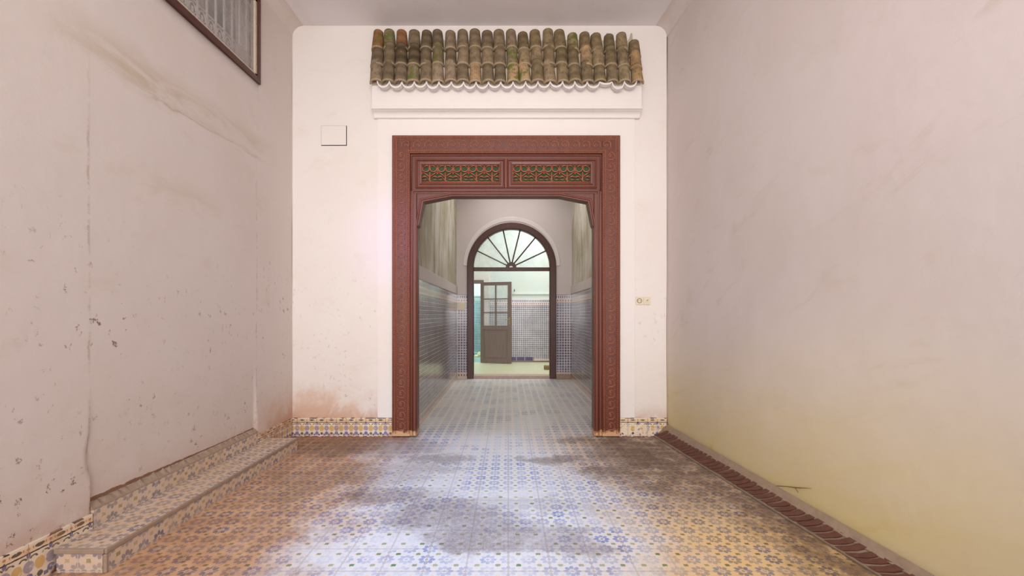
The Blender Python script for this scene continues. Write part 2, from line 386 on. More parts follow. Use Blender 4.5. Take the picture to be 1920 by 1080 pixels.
# ------------------------------------------------------------------ mesh helpers
class MB:
    def __init__(s): s.v = []; s.f = []; s.sm = False
    def quad(s, *pts):
        i = len(s.v); s.v += [tuple(p) for p in pts]; s.f.append(tuple(range(i, i + len(pts))))
    def box(s, x0, x1, y0, y1, z0, z1):
        i = len(s.v)
        s.v += [(x, y, z) for z in (z0, z1) for y in (y0, y1) for x in (x0, x1)]
        s.f += [tuple(i + k for k in q) for q in ((0, 2, 3, 1), (4, 5, 7, 6), (0, 1, 5, 4), (2, 6, 7, 3), (0, 4, 6, 2), (1, 3, 7, 5))]
    def prism(s, poly, y0, y1):      # poly in (x,z)
        i = len(s.v); n = len(poly)
        s.v += [(x, y0, z) for x, z in poly] + [(x, y1, z) for x, z in poly]
        s.f.append(tuple(i + k for k in range(n))); s.f.append(tuple(i + n + k for k in reversed(range(n))))
        for k in range(n):
            s.f.append((i + k, i + (k + 1) % n, i + n + (k + 1) % n, i + n + k))
    def plate(s, x0, x1, z0, z1, y0, y1, holes):     # slab facing -Y with rectangular holes
        xs = sorted({x0, x1, *[h[i] for h in holes for i in (0, 1)]}); zs = sorted({z0, z1, *[h[i] for h in holes for i in (2, 3)]})
        xs = [x for x in xs if x0 <= x <= x1]; zs = [z for z in zs if z0 <= z <= z1]
        def full(i, j):
            if i < 0 or j < 0 or i >= len(xs) - 1 or j >= len(zs) - 1: return False
            cx = (xs[i] + xs[i + 1]) / 2; cz = (zs[j] + zs[j + 1]) / 2
            return not any(h[0] < cx < h[1] and h[2] < cz < h[3] for h in holes)
        for i in range(len(xs) - 1):
            for j in range(len(zs) - 1):
                if not full(i, j): continue
                a, b, c, d = xs[i], xs[i + 1], zs[j], zs[j + 1]
                s.quad((a, y0, c), (b, y0, c), (b, y0, d), (a, y0, d)); s.quad((a, y1, d), (b, y1, d), (b, y1, c), (a, y1, c))
                if not full(i - 1, j): s.quad((a, y0, c), (a, y0, d), (a, y1, d), (a, y1, c))
                if not full(i + 1, j): s.quad((b, y1, c), (b, y1, d), (b, y0, d), (b, y0, c))
                if not full(i, j - 1): s.quad((a, y1, c), (b, y1, c), (b, y0, c), (a, y0, c))
                if not full(i, j + 1): s.quad((a, y0, d), (b, y0, d), (b, y1, d), (a, y1, d))
    def tube(s, pts, r, sides=6, ry=None, taper=None):     # r in the plane, ry along Y
        pts = [Vector(p) for p in pts]; n = len(pts); base = len(s.v)
        for k, p in enumerate(pts):
            d = (pts[min(k + 1, n - 1)] - pts[max(k - 1, 0)])
            if d.length < 1e-9: d = Vector((0, 0, 1))
            d.normalize()
            up = Vector((0, 1, 0)) if abs(d.y) < 0.9 else Vector((1, 0, 0))
            a = d.cross(up).normalized(); b = a.cross(d).normalized()
            t = taper[k] if taper else 1.0
            for q in range(sides):
                an = 2 * PI * q / sides
                s.v.append(tuple(p + a * math.cos(an) * r * t + b * math.sin(an) * (ry or r) * t))
        for k in range(n - 1):
            for q in range(sides):
                q2 = (q + 1) % sides; i = base + k * sides
                s.f.append((i + q, i + q2, i + sides + q2, i + sides + q))
        s.f.append(tuple(base + q for q in reversed(range(sides)))); s.f.append(tuple(base + (n - 1) * sides + q for q in range(sides)))
    def sweep(s, path, prof, y, closed=False):     # path in (x,z); prof: (offset to the left of travel, depth towards -Y)
        n = len(path); P2 = [Vector(p) for p in path]; base = len(s.v); m = len(prof)
        for k in range(n):
            if closed: d0 = (P2[k] - P2[k - 1]).normalized(); d1 = (P2[(k + 1) % n] - P2[k]).normalized()
            else:
                d0 = (P2[k] - P2[k - 1]).normalized() if k else (P2[1] - P2[0]).normalized()
                d1 = (P2[k + 1] - P2[k]).normalized() if k < n - 1 else d0
            n0 = Vector((-d0.y, d0.x)); n1 = Vector((-d1.y, d1.x)); mm = (n0 + n1)
            mm = mm.normalized(); sc = 1 / max(0.3, mm.dot(n0))
            for o, dep in prof: s.v.append((P2[k].x + mm.x * o * sc, y - dep, P2[k].y + mm.y * o * sc))
        for k in range(n if closed else n - 1):
            a = base + k * m; b = base + ((k + 1) % n) * m
            for q in range(m):
                q2 = (q + 1) % m; s.f.append((a + q, a + q2, b + q2, b + q))
        if not closed:
            s.f.append(tuple(base + q for q in reversed(range(m)))); s.f.append(tuple(base + (n - 1) * m + q for q in range(m)))
    def build(s, name, mat, parent=None, smooth=False, bevel=0.0):
        me = bpy.data.meshes.new(name)
        off = Vector((0, 0, 0)); q = parent
        while q is not None: off += q.location; q = q.parent
        me.from_pydata([tuple(Vector(v) - off) for v in s.v], [], s.f); me.update()
        import bmesh
        bm = bmesh.new(); bm.from_mesh(me); bmesh.ops.recalc_face_normals(bm, faces=bm.faces); bm.to_mesh(me); bm.free()
        me.materials.append(MT[mat] if isinstance(mat, str) else mat)
        if smooth:
            for p in me.polygons: p.use_smooth = True
        o = bpy.data.objects.new(name, me); COL.objects.link(o)
        if parent: o.parent = parent
        if bevel:
            b = o.modifiers.new('bevel', 'BEVEL'); b.width = bevel; b.segments = 2; b.limit_method = 'ANGLE'
        return o
def half(w, h, n=7):
    return [(-w / 2, -0.002)] + [(-w / 2 * math.cos(PI * k / (n - 1)), h * math.sin(PI * k / (n - 1))) for k in range(n)] + [(w / 2, -0.002)]
def struct(o): o['kind'] = 'structure'; return o
def tag(o, label, cat, group=None):
    o['label'] = label; o['category'] = cat
    if group: o['group'] = group
    return o
def thing(name, loc, label, cat, group=None):
    o = bpy.data.objects.new(name, None); COL.objects.link(o); o.location = loc; o.empty_display_size = 0.1
    return tag(o, label, cat, group)

# ------------------------------------------------------------------ room shell
YR = -2.2
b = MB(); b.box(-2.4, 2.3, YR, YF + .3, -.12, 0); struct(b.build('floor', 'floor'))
b = MB(); b.box(-2.4, 2.3, YR, YB + .35, ZC, ZC + .15); struct(b.build('ceiling', 'ceil'))

# left wall: uneven plaster, shallow recess between two old seams, window hole
WY0, WY1, WZ0, WZ1 = 2.45, 3.823, 3.157, 3.91
def frange(a, b_, n): return [a + (b_ - a) * i / n for i in range(n + 1)]
ys = sorted({*frange(YR, 2.2, 30), *frange(2.2, 2.34, 10), *frange(2.34, 3.7, 30), *frange(3.7, 3.86, 10), *frange(3.86, YB + .1, 14), WY0, WY1, 2.28, 3.79})
zs = sorted({*frange(0, .6, 16), *frange(.6, ZC + .05, 34), WZ0, WZ1})
def rec(y, z):
    e0 = 2.28 + .012 * math.sin(z * 9) + .01 * math.sin(z * 23); e1 = 3.79 + .01 * math.sin(z * 7)
    t = min(1, max(0, (y - e0) / .014)) * min(1, max(0, (e1 - y) / .02))
    d = .035 * max(0.04, (1 - z / .85)) ** 1.3 if z < 2.3 else .035 * .015 * max(0, 1 - (z - 2.3) / .5)
    return t * d + .006 * math.sin(y * 3.1 + z * 1.7) * math.sin(z * 2.3 + .6) * min(1, z)
b = MB(); idx = {}
for y in ys:
    for z in zs: idx[(y, z)] = len(b.v); b.v.append((XL - rec(y, z), y, z))
for i in range(len(ys) - 1):
    for j in range(len(zs) - 1):
        cy = (ys[i] + ys[i + 1]) / 2; cz = (zs[j] + zs[j + 1]) / 2
        if WY0 < cy < WY1 and WZ0 < cz < WZ1: continue
        b.f.append((idx[(ys[i], zs[j])], idx[(ys[i + 1], zs[j])], idx[(ys[i + 1], zs[j + 1])], idx[(ys[i], zs[j + 1])]))
wl = b.build('wall_left', 'wall_l', smooth=True); struct(wl)
nx = wl.data.polygons[0].normal.x
md = wl.modifiers.new('thick', 'SOLIDIFY'); md.thickness = .2; md.offset = -1.0 if nx > 0 else 1.0

# right wall: runs slightly outward towards the viewer
b = MB(); yy = frange(YR, YB + .1, 40); zz = frange(0, ZC + .05, 26); g = []
for y in yy:
    row = []
    for z in zz:
        row.append(len(b.v)); b.v.append((XR(y) + .007 * math.sin(y * 2.3 + z) * math.sin(z * 1.9) * min(1, z), y, z))
    g.append(row)
for i in range(len(yy) - 1):
    for j in range(len(zz) - 1): b.f.append((g[i][j], g[i][j + 1], g[i + 1][j + 1], g[i + 1][j]))
wr = b.build('wall_right', 'wall_r', smooth=True); struct(wr)
md = wr.modifiers.new('thick', 'SOLIDIFY'); md.thickness = .2; md.offset = -1.0 if wr.data.polygons[0].normal.x < 0 else 1.0

# end wall with the doorway
hx0, hx1, hz1 = PX(744, YB), PX(1153, YB), PZ(264, YB)
b = MB(); b.plate(-2.13, XR(YB), 0, ZC, YB, YB + .33, [(hx0, hx1, -1, hz1)]); struct(b.build('wall_back', 'wall_b'))
b = MB(); Yp = YB - .014
b.plate(PX(708, Yp), PX(1190, Yp), .186, PZ(215, Yp), Yp, YB - .0005, [(PX(740, Yp), PX(1158, Yp), -1, PZ(258, Yp))]); struct(b.build('trim_1', 'white', bevel=.004))
# soft coves where walls meet the ceiling
for nm, fx, sg in (('trim_2', lambda y: XL, 1), ('trim_3', XR, -1)):
    b = MB(); r = .11; rows = []
    for y in (YR, YB - .001):
        row = [(fx(y) - sg * .01, y, ZC + .01), (fx(y) - sg * .01, y, ZC - r)]
        for k in range(9):
            a = PI / 2 * k / 8; row.append((fx(y) + sg * r * (1 - math.cos(a)) + 0, y, ZC - r + r * math.sin(a)))
        row.append((fx(y) + sg * r, y, ZC + .01)); rows.append(row)
    n = len(rows[0]); b.v = rows[0] + rows[1]
    b.f = [(k, (k + 1) % n, n + (k + 1) % n, n + k) for k in range(n)] + [tuple(range(n)), tuple(range(2 * n - 1, n - 1, -1))]
    struct(b.build(nm, 'wall_l' if sg > 0 else 'wall_r', smooth=False))

# baseboards (tile)
bh = .185
b = MB(); b.box(PX(550, YB), PX(736, YB), YB - .018, YB - .0005, 0, bh); struct(b.build('baseboard_back', 'bt_x', bevel=.002))
b = MB(); b.box(PX(1160, YB), XR(YB) - .004, YB - .018, YB - .0005, 0, bh); struct(b.build('baseboard_right', 'bt_r', bevel=.002))
b = MB(); b.box(XL - .005, XL + .012, 3.80, YB - .02, 0, bh); b.box(XL - .005, XL + .012, YR, 2.285, 0, bh); struct(b.build('baseboard_left', 'bt_y', bevel=.002))

# ------------------------------------------------------------------ low tiled step along the left wall
SX0, SX1, SY0, SY1, SH = XL, -1.866, 2.08, 3.97, .108
t = thing('tiled_step', (-2.0, 3.0, 0), 'long low step faced in floral tiles along the stained left wall', 'step')
b = MB(); b.box(SX0 + .014, SX1 - .012, SY0 + .012, SY1, SH - .02, SH); b.build('tread', 'tread', t)
b = MB(); b.box(SX1 - .014, SX1 - .002, SY0 + .012, SY1 - .002, 0, SH - .021); b.build('riser', 'riser', t)
b = MB(); b.box(SX0 + .03, SX1 - .02, SY0 + .002, SY0 + .012, 0, SH - .021); b.build('end_face', 'rfront', t)
b = MB(); b.box(SX1 - .011, SX1 + .002, SY0, SY1, SH - .02, SH + .003); b.box(SX0 + .02, SX1 - .012, SY0 - .003, SY0 + .011, SH - .02, SH + .003)
b.box(SX1 - .016, SX1 + .001, SY0 - .002, SY0 + .012, 0, SH - .021); b.build('cement_edging', 'cement', t, bevel=.004)
b = MB(); b.box(SX0 + .02, SX1 - .015, SY0 + .013, SY1 - .005, 0, SH - .021); b.build('core', 'cement', t)
# upstand behind the step: row of floral tiles with a rough cement fillet on top
b = MB(); b.box(XL - .03, XL + .012, 2.29, 3.795, .0, .2); struct(b.build('baseboard_step', 'riser'))
b = MB(); n = 60
rows = []
for k in range(n + 1):
    y = 2.288 + (3.792 - 2.288) * k / n; j = R.uniform(-.008, .008)
    rows.append([(XL + .012, y, .201), (XL + .010, y, .209 + j * .2), (XL - .022 + j * .5, y, .235 + j), (XL - .036, y, .252 + j * 1.6), (XL - .05, y, .252), (XL - .05, y, .201)])
m_ = 6
for r_ in rows: b.v += r_
for k in range(n):
    for q in range(m_): b.f.append((k * m_ + q, k * m_ + (q + 1) % m_, (k + 1) * m_ + (q + 1) % m_, (k + 1) * m_ + q))
b.f += [tuple(range(m_)), tuple(range(n * m_ + m_ - 1, n * m_ - 1, -1))]
struct(b.build('trim_4', 'cement'))
b = MB(); rows = []
for k in range(n + 1):
    y = 2.29 + (3.79 - 2.29) * k / n; hgt = .252 + .012 + .012 * abs(math.sin(k * .7)) + R.uniform(0, .012)
    rows.append([(XL - .02, y, .238), (XL - .0275, y, hgt), (XL - .06, y, hgt), (XL - .06, y, .238)])
for r_ in rows: b.v += r_
for k in range(n):
    for q in range(4): b.f.append((k * 4 + q, k * 4 + (q + 1) % 4, (k + 1) * 4 + (q + 1) % 4, (k + 1) * 4 + q))
b.f += [(0, 1, 2, 3), (n * 4 + 3, n * 4 + 2, n * 4 + 1, n * 4)]
MT['mud'] = plain('bare_brown_render', rgb(128, 92, 68), 0.95, 0.4, scale=30)
struct(b.build('trim_5', 'mud'))

# ------------------------------------------------------------------ sloping brick curb along the right wall
t = thing('brick_curb', (1.55, 3.2, 0), 'sloping curb of slanted red-brown bricks and mortar along the right wall', 'curb')
def cpt(Y, s, h=0.0):     # s: 0 floor edge .. 1 wall
    x0 = XE(Y); x1 = max(XR(Y) - .001, x0 + .02); z0 = .004; z1 = .118
    nx_, nz_ = -(z1 - z0), (x1 - x0); L = math.hypot(nx_, nz_)
    return (x0 + (x1 - x0) * s + nx_ / L * h, Y, z0 + (z1 - z0) * s + nz_ / L * h)
b = MB(); N = 90; prof = [(0, -.004), (0, .006), (.04, .010), (.10, .001), (.55, .0), (.62, .008), (.8, .006), (1.0, .002)]
Y0c = -1.0; rows = []
for k in range(N + 1):
    Y = Y0c + (YB - .003 - Y0c) * k / N; row = [cpt(Y, s_, h_ + R.uniform(-.002, .002) * (s_ > .3)) for s_, h_ in prof]
    row += [(XR(Y) - .0005, Y, .0), (XE(Y), Y, .0)]; rows.append(row)
m_ = len(rows[0])
for r_ in rows: b.v += r_
for k in range(N):
    for q in range(m_): b.f.append((k * m_ + q, k * m_ + (q + 1) % m_, (k + 1) * m_ + (q + 1) % m_, (k + 1) * m_ + q))
b.f += [tuple(range(m_)), tuple(range(N * m_ + m_ - 1, N * m_ - 1, -1))]
b.build('mortar_bed', 'mortar', t)
b = MB(); Y = YB - .06
while Y > 0.6:
    w = R.uniform(.050, .060); sl = -R.uniform(.10, .12); lo = .08 + R.uniform(-.02, .03); hi = .66 + R.uniform(-.03, .03); hh = R.uniform(.008, .015)
    q = []
    for (s_, dy) in ((lo, 0), ((lo + hi) / 2, sl * .6), (hi, sl)):
        yb_ = Y - sl / 2 + dy * 1.0
        for e, hgt in ((0, -.003), (.12, hh * .8), (.5, hh), (.88, hh * .8), (1, -.003)):
            yv = min(yb_ - w * e, YB - .005)
            q.append(cpt(yv, s_, hgt))
    i = len(b.v); b.v += q
    for r_ in range(2):
        for c_ in range(4): a = i + r_ * 5 + c_; b.f.append((a, a + 1, a + 6, a + 5))
    b.f += [(i, i + 1, i + 2, i + 3, i + 4), (i + 14, i + 13, i + 12, i + 11, i + 10), (i + 4, i + 9, i + 14, i + 10, i + 5, i)]
    Y -= w + .007
b.build('brick_row', 'brick', t, smooth=False)

# twig lying against the right wall
b = MB(); pts = []
for px, py in ((1460, 911), (1478, 912), (1495, 914.5), (1510, 915), (1526, 916)):
    k_ = (px - CX) / F; Y = (1.563 + .0798 * YB) / (k_ + .0798); pts.append((XR(Y) - .012, Y, PZ(py, Y)))
b.tube(pts, .0022, 6, taper=[1, .9, 1.4, .9, .3]); b.tube([pts[2], (pts[2][0] - .01, pts[2][1] - .04, pts[2][2] - .012)], .0016, 5)
tag(b.build('dry_twig', 'twig'), 'thin dry twig leaning against the yellow-tinted wall above the brick curb', 'twig')

# ------------------------------------------------------------------ window high on the left wall
t = thing('window_1', (XL, (WY0 + WY1) / 2, WZ0), 'high window with dark brown frame, dusty sheet and white bars on left wall', 'window')
t['kind'] = 'structure'
def box_yz(mb, y0, y1, z0, z1, x0, x1): mb.box(x0, x1, y0, y1, z0, z1)
b = MB(); w = .05; xo, xi = XL + .022, XL - .06
box_yz(b, WY0, WY1, WZ0, WZ0 + w, xi, xo); box_yz(b, WY0, WY1, WZ1 - w, WZ1, xi, xo)
box_yz(b, WY0, WY0 + w, WZ0 + w, WZ1 - w, xi, xo); box_yz(b, WY1 - w * .8, WY1, WZ0 + w, WZ1 - w, xi, xo)
b.build('window_frame', 'wood_win', t, bevel=.006)
b = MB(); w2 = .022; a0, a1, c0, c1 = WY0 + w, WY1 - w * .8, WZ0 + w, WZ1 - w
xo, xi = XL + .008, XL - .03
box_yz(b, a0, a1, c0, c0 + w2, xi, xo); box_yz(b, a0, a1, c1 - w2, c1, xi, xo); box_yz(b, a0, a0 + w2, c0, c1, xi, xo); box_yz(b, a1 - w2, a1, c0, c1, xi, xo)
fr = b.build('glazing_bead', 'putty', t)
b = MB()
for k in range(7):
    b.tube([(XL + .009, a0 + .15 + k * .19, c0 + w2 * .5), (XL + .003, a0 + .15 + k * .19, c0 + w2 * .5)], .003, 6)
for k in range(4): b.tube([(XL + .009, a1 - w2 * .5, c0 + .1 + k * .17), (XL + .003, a1 - w2 * .5, c0 + .1 + k * .17)], .003, 6)
b.build('nail', 'dark', fr)
b = MB(); b.box(XL - .012, XL - .008, a0 + .005, a1 - .005, c0 + .005, c1 - .005); b.build('window_pane', 'dirty', t)
b = MB(); gy = XL - .05
for k in range(13):
    y = a0 + .05 + k * (a1 - a0 - .1) / 12; b.box(gy - .006, gy + .006, y - .006, y + .006, c0 - .03, c1 + .03)
for z in (c0 + .05, c0 + .17, c1 - .05): b.box(gy - .004, gy + .004, a0 - .01, a1 + .01, z - .005, z + .005)
for k in range(12):     # scrollwork between the bars
    y = a0 + .05 + (k + .5) * (a1 - a0 - .1) / 12
    for sgn in (1, -1):
        pts = []
        for j in range(16):
            th = j / 15 * 2.6 * PI; rr = .05 * (1 - j / 18)
            pts.append((gy, y + sgn * (rr * math.cos(th) - .01) * .8, c0 + .11 + rr * math.sin(th)))
        b.tube(pts, .004, 5)
b.build('window_grille', 'bars', t)
b = MB(); b.box(XL - .75, XL - .7, WY0 - 1.0, WY1 + 3.5, WZ0 - .6, WZ1 + 2.6); struct(b.build('wall_outside', 'shaft'))

# ------------------------------------------------------------------ carved door frame
YO = YB - .045        # front face of frame
def Q(px, py, Y=YO): return (PX(px, Y), PZ(py, Y))
t = thing('carved_door_frame', (PX(949, YO), YO, 0), 'huge red-brown wooden door frame with carved vines and two lattice panels', 'door frame')
zf = .012
def rbox(mb, px0, px1, py0, py1, y0, y1, floor=False):
    x0, z1 = Q(px0, py0); x1, z0 = Q(px1, py1)
    mb.box(x0, x1, y0, y1, zf if floor else z0, z1)
YBK = YB + .10
for a0_, a1_ in ((735, 768.5), (1129.5, 1163)):
    b = MB(); rbox(b, a0_, a1_, 253.5, 815, YO, YB + .02, True); b.build('outer_jamb', 'wood', t, bevel=.004)
b = MB(); rbox(b, 768.5, 1129.5, 253.5, 287.5, YO, YB + .02); b.build('outer_lintel', 'wood', t, bevel=.004)
for a0_, a1_ in ((768.7, 780.5), (1114.5, 1129.3)):
    b = MB(); rbox(b, a0_, a1_, 362, 815, YO + .012, YBK, True); b.build('inner_jamb', 'wood', t, bevel=.004)
hol = [(*[Q(790, 0)[0], Q(937, 0)[0]], Q(0, 341)[1], Q(0, 307)[1]), (*[Q(962, 0)[0], Q(1108, 0)[0]], Q(0, 341)[1], Q(0, 307)[1])]
x0, z1 = Q(768.7, 287.7); x1, z0 = Q(1129.3, 361.8)
b = MB(); b.plate(x0, x1, z0, z1, YO + .022, YBK, hol); b.build('header_board', 'wood', t, bevel=.002)
# chamfered corner brackets
def mir(px): return 2 * 948 - px
bl = [(780.7, 362), (948, 362), (948, 366.5), (846, 366.5), (793, 377), (784, 421), (780.7, 424)]
b = MB(); b.prism([Q(x, y) for x, y in bl], YO + .024, YBK); b.build('corner_bracket', 'wood', t, bevel=.002)
b = MB(); b.prism([Q(mir(x) if i not in (0, 6) else 1114.3, y) for i, (x, y) in enumerate(bl)][::-1], YO + .024, YBK); b.build('corner_bracket', 'wood', t, bevel=.002)
# mouldings
arch = [(779.5, 815), (779.5, 424), (788, 373), (845, 362.5), (1051, 362.5), (1108, 373), (1116.5, 424), (1116.5, 815)]
b = MB(); pa = [Q(x, y) for x, y in arch]; pa[0] = (pa[0][0], zf); pa[-1] = (pa[-1][0], zf)
b.sweep(pa, half(.020, .014), YO + .024); b.build('arch_molding', 'wood_m', t, smooth=True)
b = MB(); pa = [Q(x, y) for x, y in ((773, 815), (773, 357), (1123, 357), (1123, 815))]; pa[0] = (pa[0][0], zf); pa[-1] = (pa[-1][0], zf)
b.sweep(pa, half(.018, .012), YO + .016); b.build('inner_molding', 'wood_m', t, smooth=True)
b = MB(); b.sweep([Q(770.5, 357), Q(770.5, 290.5), Q(1127, 290.5), Q(1127, 357)], half(.014, .02), YO + .022); b.build('header_molding', 'wood_m', t, smooth=True)
for px0, px1 in ((780, 945), (952, 1118)):
    b = MB(); pth = [Q(px0, 298.5), Q(px1, 298.5), Q(px1, 350.5), Q(px0, 350.5)]
    b.sweep(pth, half(.020, .016), YO + .022, closed=True)
    pth = [Q(px0 + 7.5, 304.5), Q(px1 - 7.5, 304.5), Q(px1 - 7.5, 343.5), Q(px0 + 7.5, 343.5)]
    b.sweep(pth, [(-.009, -.002), (-.009, .006), (.006, .010), (.009, .004), (.009, -.002)], YO + .022, closed=True)
    b.build('panel_molding', 'wood_m', t, smooth=False)
b = MB(); x_, _ = Q(948.5, 0); b.box(x_ - .010, x_ + .010, YO + .004, YO + .022, Q(0, 352)[1], Q(0, 296)[1]); b.build('center_stile', 'wood_m', t, bevel=.004)

# rope mouldings
def rope(pathpx, sl):
    b = MB(); pts = [Q(x, y) for x, y in pathpx]; pts[0] = (pts[0][0], zf + .03); pts[-1] = (pts[-1][0], zf + .03)
    pitch = .0185; w = .0095
    for k in range(len(pts) - 1):
        a = Vector(pts[k]); c = Vector(pts[k + 1]); d = c - a; L = d.length; d.normalize(); n_ = Vector((-d.y, d.x)); m__ = int(L / pitch)
        for j in range(m__):
            cc = a + d * (L * (j + .5) / m__)
            sg = sl if k != 2 else -sl
            e0 = cc - d * .011 * sg - n_ * w; e1 = cc + d * .011 * sg + n_ * w
            b.tube([(e0.x, YO + .001, e0.y), (cc.x, YO - .007, cc.y), (e1.x, YO + .001, e1.y)], .0052, 5, taper=[.6, 1, .6])
    b.sweep(pts, [(-w - .005, -.001), (-w - .005, .004), (-w - .001, .004), (-w - .001, -.001)], YO)
    b.sweep(pts, [(w + .001, -.001), (w + .001, .004), (w + .005, .004), (w + .005, -.001)], YO)
    b.build('rope_molding', 'wood_hi', t, smooth=True)
rope([(740.2, 815), (740.2, 258.6), (1157.8, 258.6), (1157.8, 815)], 1)
rope([(765.2, 815), (765.2, 284.3), (1132.8, 284.3), (1132.8, 815)], 1)

# vine carving, one unit every 0.107 m
def vine(a, c, flip, name='vine_carving'):
    a = Vector(a); c = Vector(c); d = c - a; L = d.length; d.normalize(); n_ = Vector((-d.y, d.x)) * flip
    m__ = int(round(L / .107)); h = L / m__; b = MB()
    def T(u, v): q = a + d * (v) + n_ * u; return q
    for k in range(m__):
        o = k * h; W = .040
        sp = []
        for j in range(20):     # big scroll curling inward
            th = -PI * .75 + j / 19 * 2.35 * PI; rr = W * (1 - .74 * (j / 19) ** 1.2)
            q = T(rr * math.cos(th) * 1.02 + .002, o + h * .52 + rr * math.sin(th) * 1.12); sp.append((q.x, YO - .001, q.y))
        b.tube(sp, .0040, 5, ry=.009, taper=[.7] * 2 + [1] * 14 + [1, 1.15, 1.3, .8])
        lf = []
        for j in range(6):
            s_ = j / 5; q = T(-.010 + .016 * math.sin(s_ * PI) - .012 * s_, o + h * (.40 + .34 * s_)); lf.append((q.x, YO - .001, q.y))
        b.tube(lf, .0056, 5, ry=.009, taper=[.2, .8, 1.2, 1, .6, .2])
        st = []
        for j in range(8):
            s_ = j / 7; q = T(W * (-1 + 2 * s_) * .95, o + h * (.02 + .14 * math.sin(s_ * PI))); st.append((q.x, YO - .001, q.y))
        b.tube(st, .0038, 5, ry=.008, taper=[.3, .8, 1, 1.1, 1.1, 1, .8, .3])
        for u0, v0, u1, v1 in ((-.044, .30, -.030, .16), (.044, .92, .030, .80), (-.044, .96, -.028, .84), (.045, .3, .034, .18)):
            p0 = T(u0, o + h * v0); p1 = T(u1, o + h * v1)
            b.tube([(p0.x, YO, p0.y), ((p0.x + p1.x) / 2, YO - .001, (p0.y + p1.y) / 2), (p1.x, YO, p1.y)], .0045, 5, ry=.008, taper=[.3, 1.1, .3])
    b.build(name, 'wood_hi', t, smooth=True)
xl, _ = Q(752.6, 0); xr, _ = Q(1145.4, 0); _, zt = Q(0, 282); _, zm = Q(0, 271.5)
vine((xl, .06), (xl, zt), -1); vine((xr, .06), (xr, zt), -1)
vine((xl - .01, zm), (Q(948, 0)[0] - .02, zm), 1); vine((xr + .01, zm), (Q(948, 0)[0] + .02, zm), -1)

# pierced lattice panels
for (hx0_, hx1_, hz0_, hz1_) in hol:
    b = MB(); U = (hx1_ - hx0_) / 5; H = hz1_ - hz0_; yl = YO + .036
    def LP(u, v, dy=0): return (hx0_ + u * U, yl - dy, hz0_ + v * H)
    for k in range(5):
        o = k
        for sg in (-1, 1):
            # paired crescents like spectacles
            pts = [LP(o + .5 + sg * (.24 + .21 * math.cos(th)), .76 + .15 * math.sin(th), .006) for th in [PI * .75 + (j / 11) * PI * 1.5 for j in range(12)]] if sg < 0 else \
                  [LP(o + .5 + sg * (.24 + .21 * math.cos(th)), .76 + .15 * math.sin(th), .006) for th in [PI * .75 + (j / 11) * PI * 1.5 for j in range(12)]]
            b.tube(pts, .0065, 6, ry=.007, taper=[.4, .7] + [1] * 8 + [.7, .4])
            b.tube([LP(o + .5 + sg * .02, .9, .004), LP(o + .5 + sg * .2, .97, .006), LP(o + .5 + sg * .42, .84, .004)], .006, 6, taper=[.5, 1.1, .5])
            # straps crossing
            b.tube([LP(o + .5 + sg * .5, .62, 0), LP(o + .5 + sg * .28, .5, .006), LP(o + .5 + sg * .02, .34, .002)], .0065, 6, ry=.007)
            b.tube([LP(o + .5 + sg * .5, .30, .006), LP(o + .5 + sg * .3, .36, .008), LP(o + .5 + sg * .12, .28, .004)], .0075, 6, taper=[.9, 1.1, .3])
            b.tube([LP(o + .5 + sg * .46, .18, .004), LP(o + .5 + sg * .3, .15, .008), LP(o + .5 + sg * .14, .24, .004)], .006, 6, taper=[.8, 1, .4])
        b.tube([LP(o + .5, .02, 0), LP(o + .5, .6, 0)], .009, 6, ry=.006)
        b.tube([LP(o + 0, .55, 0), LP(o + 0, .99, 0)], .008, 6, ry=.006)
        b.tube([LP(o + .36, .24, .004), LP(o + .62, .04, .004)], .007, 6)
        b.tube([LP(o + .5, .78, .008), LP(o + .5, .98, .006)], .010, 6, taper=[.4, 1])
        b.tube([LP(o + .0, .46, .008), LP(o + .0, .60, .008)], .010, 6, taper=[1, .3])
    b.tube([LP(0, .05, .002), LP(5, .05, .002)], .007, 6)
    b.tube([LP(0, .985, 0), LP(5, .985, 0)], .006, 6)
    lp = b.build('lattice_panel', 'wood_hi', t, smooth=True)
    b = MB(); b.box(hx0_ + .001, hx1_ - .001, yl + .010, yl + .016, hz0_ + .001, hz1_ - .001); b.build('green_backing', 'green_paint', lp)

# ------------------------------------------------------------------ clay tile canopy and cornice
t = thing('tiled_canopy', (PX(950, YB), YB, PZ(225, YB)), 'narrow canopy of weathered clay barrel tiles on a whitewashed cornice above doorway', 'canopy')
Yc = YB - .10
b = MB(); x0, x1 = PX(697, Yc), PX(1203.5, Yc)
zt = PZ(152, Yc); z2 = PZ(199.5, Yc); z3 = PZ(204, Yc - .01); z4 = PZ(222, YB - .03)
prof = [(YB - .001, zt), (Yc, zt), (Yc, z2), (Yc - .018, z2 - .002), (Yc - .018, z3), (Yc + .006, z3 - .004)]
for k in range(7):
    a = PI / 2 * k / 6; prof.append((Yc + .010 + (.05) * math.sin(a), z3 - .008 - (z3 - z4 - .008) * (1 - math.cos(a)) * .9))
prof += [(YB - .03, z4), (YB - .001, z4)]
m_ = len(prof); b.v = [(x0, y, z) for y, z in prof] + [(x1, y, z) for y, z in prof]
b.f = [(k, (k + 1) % m_, m_ + (k + 1) % m_, m_ + k) for k in range(m_)] + [tuple(range(m_)), tuple(range(2 * m_ - 1, m_ - 1, -1))]
b.build('cornice', 'white', t, bevel=.003)

